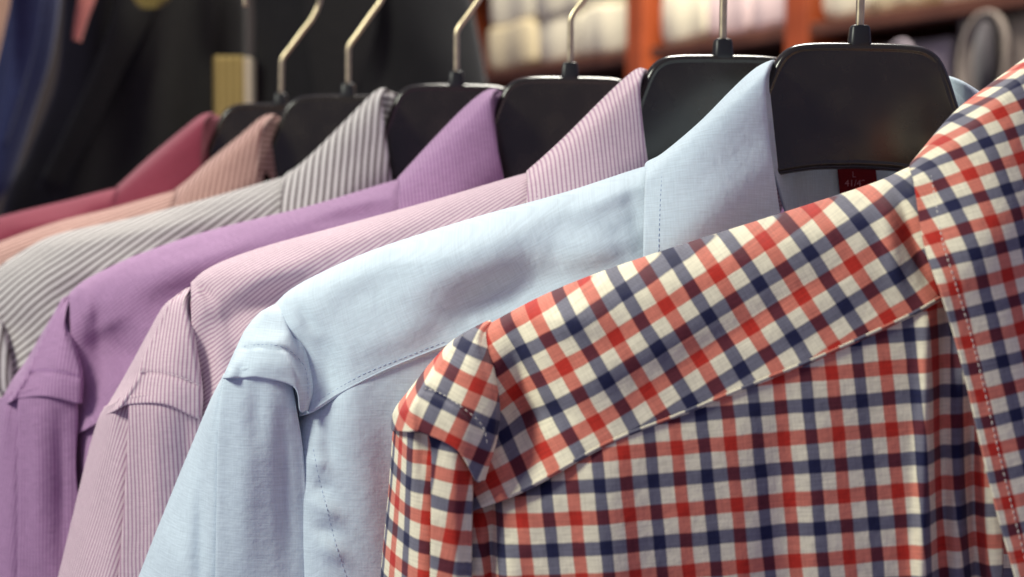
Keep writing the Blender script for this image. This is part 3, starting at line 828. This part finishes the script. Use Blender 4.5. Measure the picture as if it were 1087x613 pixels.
A = P(227, 180, d); v, f = box(A, (w*.8, .04, hgt)); uv = [(p.x, p.z) for p in v]
o = link_mesh('cloth_fold', v, f, goldm, gr, uv, smooth=False); bev(o, .003)
v, f = box(Vector(A) + Vector((w*.8+.0005, .002, 0)), (w*.17, .038, hgt-.001)); o = link_mesh('pale_edge', v, f, palem, gr, [(p.x, p.z) for p in v], smooth=False); bev(o, .002)

# shelving with folded shirts, seen at a slant
wood = simple('orange_brown_wood', srgb(150, 68, 32), .45, mottling=.18, scale=14)
woodd = simple('dark_brown_wood', srgb(84, 48, 32), .5, mottling=.2, scale=14)
S0 = np.array([-.04*1.45, 2.9*1.45]); S1 = np.array([.446*1.45, 1.89*1.45])
Zs = CAM[2] + .2128*1.45 + 0.0
def shelf_xy(px):      # where the view through px meets the shelf front
    t = (px - CX)/F
    a = S0; b = S1 - S0
    k = (t*a[1] - a[0]) / (b[0] - t*b[1])
    return a + b*k, k
ax = Vector((S1[0]-S0[0], S1[1]-S0[1], 0)).normalized(); inn = Vector((0, 0, 1)).cross(ax)
def sp3(px, z, off=0):
    p, k = shelf_xy(px); return Vector((p[0], p[1], z)) + inn*off
shelf = empty('wooden_shelving', sp3(700, Zs-.3), 'orange brown wooden shelving behind the shirts, filled with folded shirts', 'shelves')
for px in (672, 842):
    p = sp3(px, Zs-.42); v, f = box(p - ax*.034, (.068, .34, 1.0), ax); o = link_mesh('upright', v, f, wood, shelf, smooth=False); bev(o, .004)
p = sp3(470, Zs-.42); v, f = box(p - ax*.034, (.06, .34, 1.0), ax); o = link_mesh('upright', v, f, wood, shelf, smooth=False); bev(o, .004)
p = sp3(1190, Zs-.42); v, f = box(p - ax*.034, (.06, .34, 1.0), ax); o = link_mesh('upright', v, f, wood, shelf, smooth=False); bev(o, .004)
for a, b in ((478, 660), (688, 831), (855, 1180)):
    A, B = sp3(a, 0), sp3(b, 0); L = (B-A).length
    for z in (Zs-.034, Zs+.30, Zs-.40):
        v, f = box(Vector((A.x, A.y, z)) + inn*.004, (L, .33, .024), ax); o = link_mesh('shelf_board', v, f, woodd, shelf, smooth=False); bev(o, .003)
A, B = sp3(466, 0), sp3(1195, 0)
v, f = box(Vector((A.x, A.y, Zs-.42)) + inn*.345, ((B-A).length, .015, 1.0), ax); link_mesh('back_board', v, f, simple('dark_back_board', srgb(46, 34, 30), .7), shelf, smooth=False)

def pile(px, z, wid, ht, off, mat, dep=.24):
    """one folded shirt: a soft rounded slab with a rolled front fold"""
    c = sp3(px, z, off); V, Fc, U = [], [], []
    prof = [(0.0, .5), (.002, .12), (.02, .01), (.5, 0), (.95, .02), (1, .3), (1, .7), (.95, .98), (.5, 1.0), (.02, .99), (.002, .88)]
    m = len(prof); n = 16
    for i in range(n):
        t = i/(n-1); sh = 1 - .06*(abs(2*t-1)**6)
        e = ((1-abs(2*t-1)**8)*.25 + .75)
        for (y, zz) in prof:
            p = c + ax*((t-.5)*wid) + inn*((1-e)*.03 + y*dep + .004*math.sin(t*9+px)) + Vector((0, 0, ht*(.5+(zz-.5)*e) + .003*math.sin(t*7+px*2)))
            V.append(p); U.append((t*wid, y*dep + zz*ht))
    for i in range(n-1):
        for k in range(m): q = (k+1) % m; Fc.append((i*m+k, i*m+q, (i+1)*m+q, (i+1)*m+k))
    Fc.append(tuple(range(m))[::-1]); Fc.append(tuple(range((n-1)*m, n*m)))
    return V, Fc, U
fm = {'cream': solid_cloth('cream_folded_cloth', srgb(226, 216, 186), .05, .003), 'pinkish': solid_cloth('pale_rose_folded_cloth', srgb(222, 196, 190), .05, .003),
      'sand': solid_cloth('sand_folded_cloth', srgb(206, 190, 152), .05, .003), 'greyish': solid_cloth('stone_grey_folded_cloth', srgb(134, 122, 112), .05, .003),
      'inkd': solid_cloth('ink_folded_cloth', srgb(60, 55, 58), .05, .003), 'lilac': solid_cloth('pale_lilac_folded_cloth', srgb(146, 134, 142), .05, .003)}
cname = {'cream': 'cream', 'pinkish': 'pale rose', 'sand': 'sand coloured', 'greyish': 'stone grey', 'inkd': 'ink dark', 'lilac': 'pale lilac'}
def folded(px, z, wid, ht, off, key, label):
    V, Fc, U = pile(px, z, wid, ht, off, None)
    o = link_mesh('folded_shirt', V, Fc, fm[key], None, U)
    o['label'] = label; o['category'] = 'folded shirt'; o['group'] = 'folded shirts on the shelves'
# upper shelf bays
bays = [('left bay', [(532, 'sand'), (579, 'cream'), (628, 'cream')]), ('middle bay', [(711, 'cream'), (757, 'pinkish'), (806, 'pinkish')]), ('right bay', [(880, 'cream'), (935, 'sand'), (1000, 'cream')])]
pos = ['left', 'middle', 'right']
ords = ['lowest', 'second up', 'top']
for bn, items in bays:
    for i, (px, key) in enumerate(items):
        A = sp3(px-24.5, 0); B = sp3(px+24.5, 0); wid = (B-A).length*.99
        for q in range(3):
            kk = [key, 'cream', key][q]
            folded(px, Zs-.008 + q*.104, wid, .108, .02 + .008*((q+i) % 2), kk,
                   '%s folded shirt, %s in the %s stack of the shelving\'s %s' % (cname[kk], ords[q], pos[i], bn))
# lower shelf bays
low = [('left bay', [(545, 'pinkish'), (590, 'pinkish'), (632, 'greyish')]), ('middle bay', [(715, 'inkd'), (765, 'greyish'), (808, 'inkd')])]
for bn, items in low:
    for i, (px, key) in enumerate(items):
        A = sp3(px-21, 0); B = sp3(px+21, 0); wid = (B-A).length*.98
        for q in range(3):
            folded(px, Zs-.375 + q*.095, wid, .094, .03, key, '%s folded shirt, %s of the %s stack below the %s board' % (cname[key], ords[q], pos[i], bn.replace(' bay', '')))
# packaged shirts standing upright with their collars, right bay under the board
def packaged(px, zc, wid, ht, key, tie, label, off=.02):
    root = empty('packaged_shirt', sp3(px, zc, off), label, 'packaged shirt', 'packaged shirts standing on the shelf')
    c = sp3(px, zc, off)
    def pt(a, b, o_): return c + ax*(a*wid) + Vector((0, 0, b*ht)) + inn*o_
    # body
    V, Fc, U = [], [], []
    n, m = 14, 14
    for i in range(n):
        for j in range(m):
            a = j/(m-1)-.5; b = i/(n-1)
            bul = (1-(2*a)**4)*(1-(2*b-1)**6)*.02
            V.append(pt(a, b, .02-bul)); U.append((a*wid, b*ht))
    for i in range(n-1):
        for j in range(m-1): Fc.append((i*m+j, i*m+j+1, (i+1)*m+j+1, (i+1)*m+j))
    o = link_mesh('body', V, Fc, fm[key], root, U); s = o.modifiers.new('t', 'SOLIDIFY'); s.thickness = .03; s.offset = -1
    # collar ring and the dark neck opening
    path = []
    for k in range(26):
        a = 2*math.pi*k/25; path.append(pt(.26*math.sin(a), .75+.24*math.cos(a)-(0.10 if math.cos(a) < -.8 else 0), -.012-.012*(1-math.cos(a))/2))
    v, f = tube(path, .005, 10); link_mesh('collar', v, f, fm['greyish' if key == 'greyish' else key], root)
    path2 = [pt(.12*math.sin(a), .76+.19*math.cos(a), -.012) for a in [2*math.pi*k/20 for k in range(20)]]
    V = [pt(0, .76, -.006)] + path2; Fc = [(0, 1+k, 1+(k+1) % 20) for k in range(20)]
    o = link_mesh('neck_lining', V, Fc, fm[tie], root); s = o.modifiers.new('t', 'SOLIDIFY'); s.thickness = .006
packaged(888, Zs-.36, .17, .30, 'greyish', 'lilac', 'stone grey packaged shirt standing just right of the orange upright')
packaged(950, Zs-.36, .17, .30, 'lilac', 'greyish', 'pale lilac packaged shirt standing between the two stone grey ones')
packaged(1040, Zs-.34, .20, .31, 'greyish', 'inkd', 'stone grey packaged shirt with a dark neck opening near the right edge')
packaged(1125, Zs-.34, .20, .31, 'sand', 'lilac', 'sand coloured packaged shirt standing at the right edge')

# plain dark wall far behind
v, f = box((-3.5, 6.2, -.5), (7, .1, 4)); w_ = link_mesh('back_wall', v, f, simple('dim_wall_paint', srgb(70, 62, 56), .8, mottling=.1, scale=2), smooth=False)
w_['label'] = 'dim brown shop wall far behind'; w_['kind'] = 'structure'

# ------------------------------------------------------------------ light
w = bpy.data.worlds.new('World'); SC.world = w; w.use_nodes = True
bg = w.node_tree.nodes['Background']; bg.inputs[0].default_value = (.71, .66, 1.0, 1); bg.inputs[1].default_value = .30
def area(name, loc, tgt, size, power, col, sy=None):
    l = bpy.data.lights.new(name, 'AREA'); l.energy = power; l.color = col; l.size = size
    if sy: l.shape = 'RECTANGLE'; l.size_y = sy
    o = bpy.data.objects.new(name, l); COL.objects.link(o); o.location = loc
    o.rotation_euler = (Vector(tgt) - Vector(loc)).to_track_quat('-Z', 'Y').to_euler()
area('ceiling_lamp', (-.85, .40, 2.12), (.05, .72, 1.45), .28, 11.5, (.97, 1.0, .85))
area('ceiling_lamp', (.15, 1.60, 2.65), (.05, .8, 1.5), .40, 17, (1.0, .98, .86))
area('ceiling_lamp', (.3, 2.6, 3.4), (.4, 3.6, 1.6), .8, 125, (1.0, .95, .84))

# ------------------------------------------------------------------ camera
cam = bpy.data.cameras.new('camera'); co = bpy.data.objects.new('camera', cam); COL.objects.link(co)
co.location = Vector(CAM); co.rotation_euler = (math.pi/2 - PITCH, 0, 0)
cam.sensor_width = 36; cam.lens = 36*F/1087; cam.clip_start = .02; cam.clip_end = 60
cam.dof.use_dof = True; cam.dof.focus_distance = .655; cam.dof.aperture_fstop = 10; cam.dof.aperture_blades = 0
SC.camera = co
SC.view_settings.view_transform = 'Standard'; SC.view_settings.look = 'None'; SC.view_settings.gamma = 1; SC.view_settings.exposure = 0
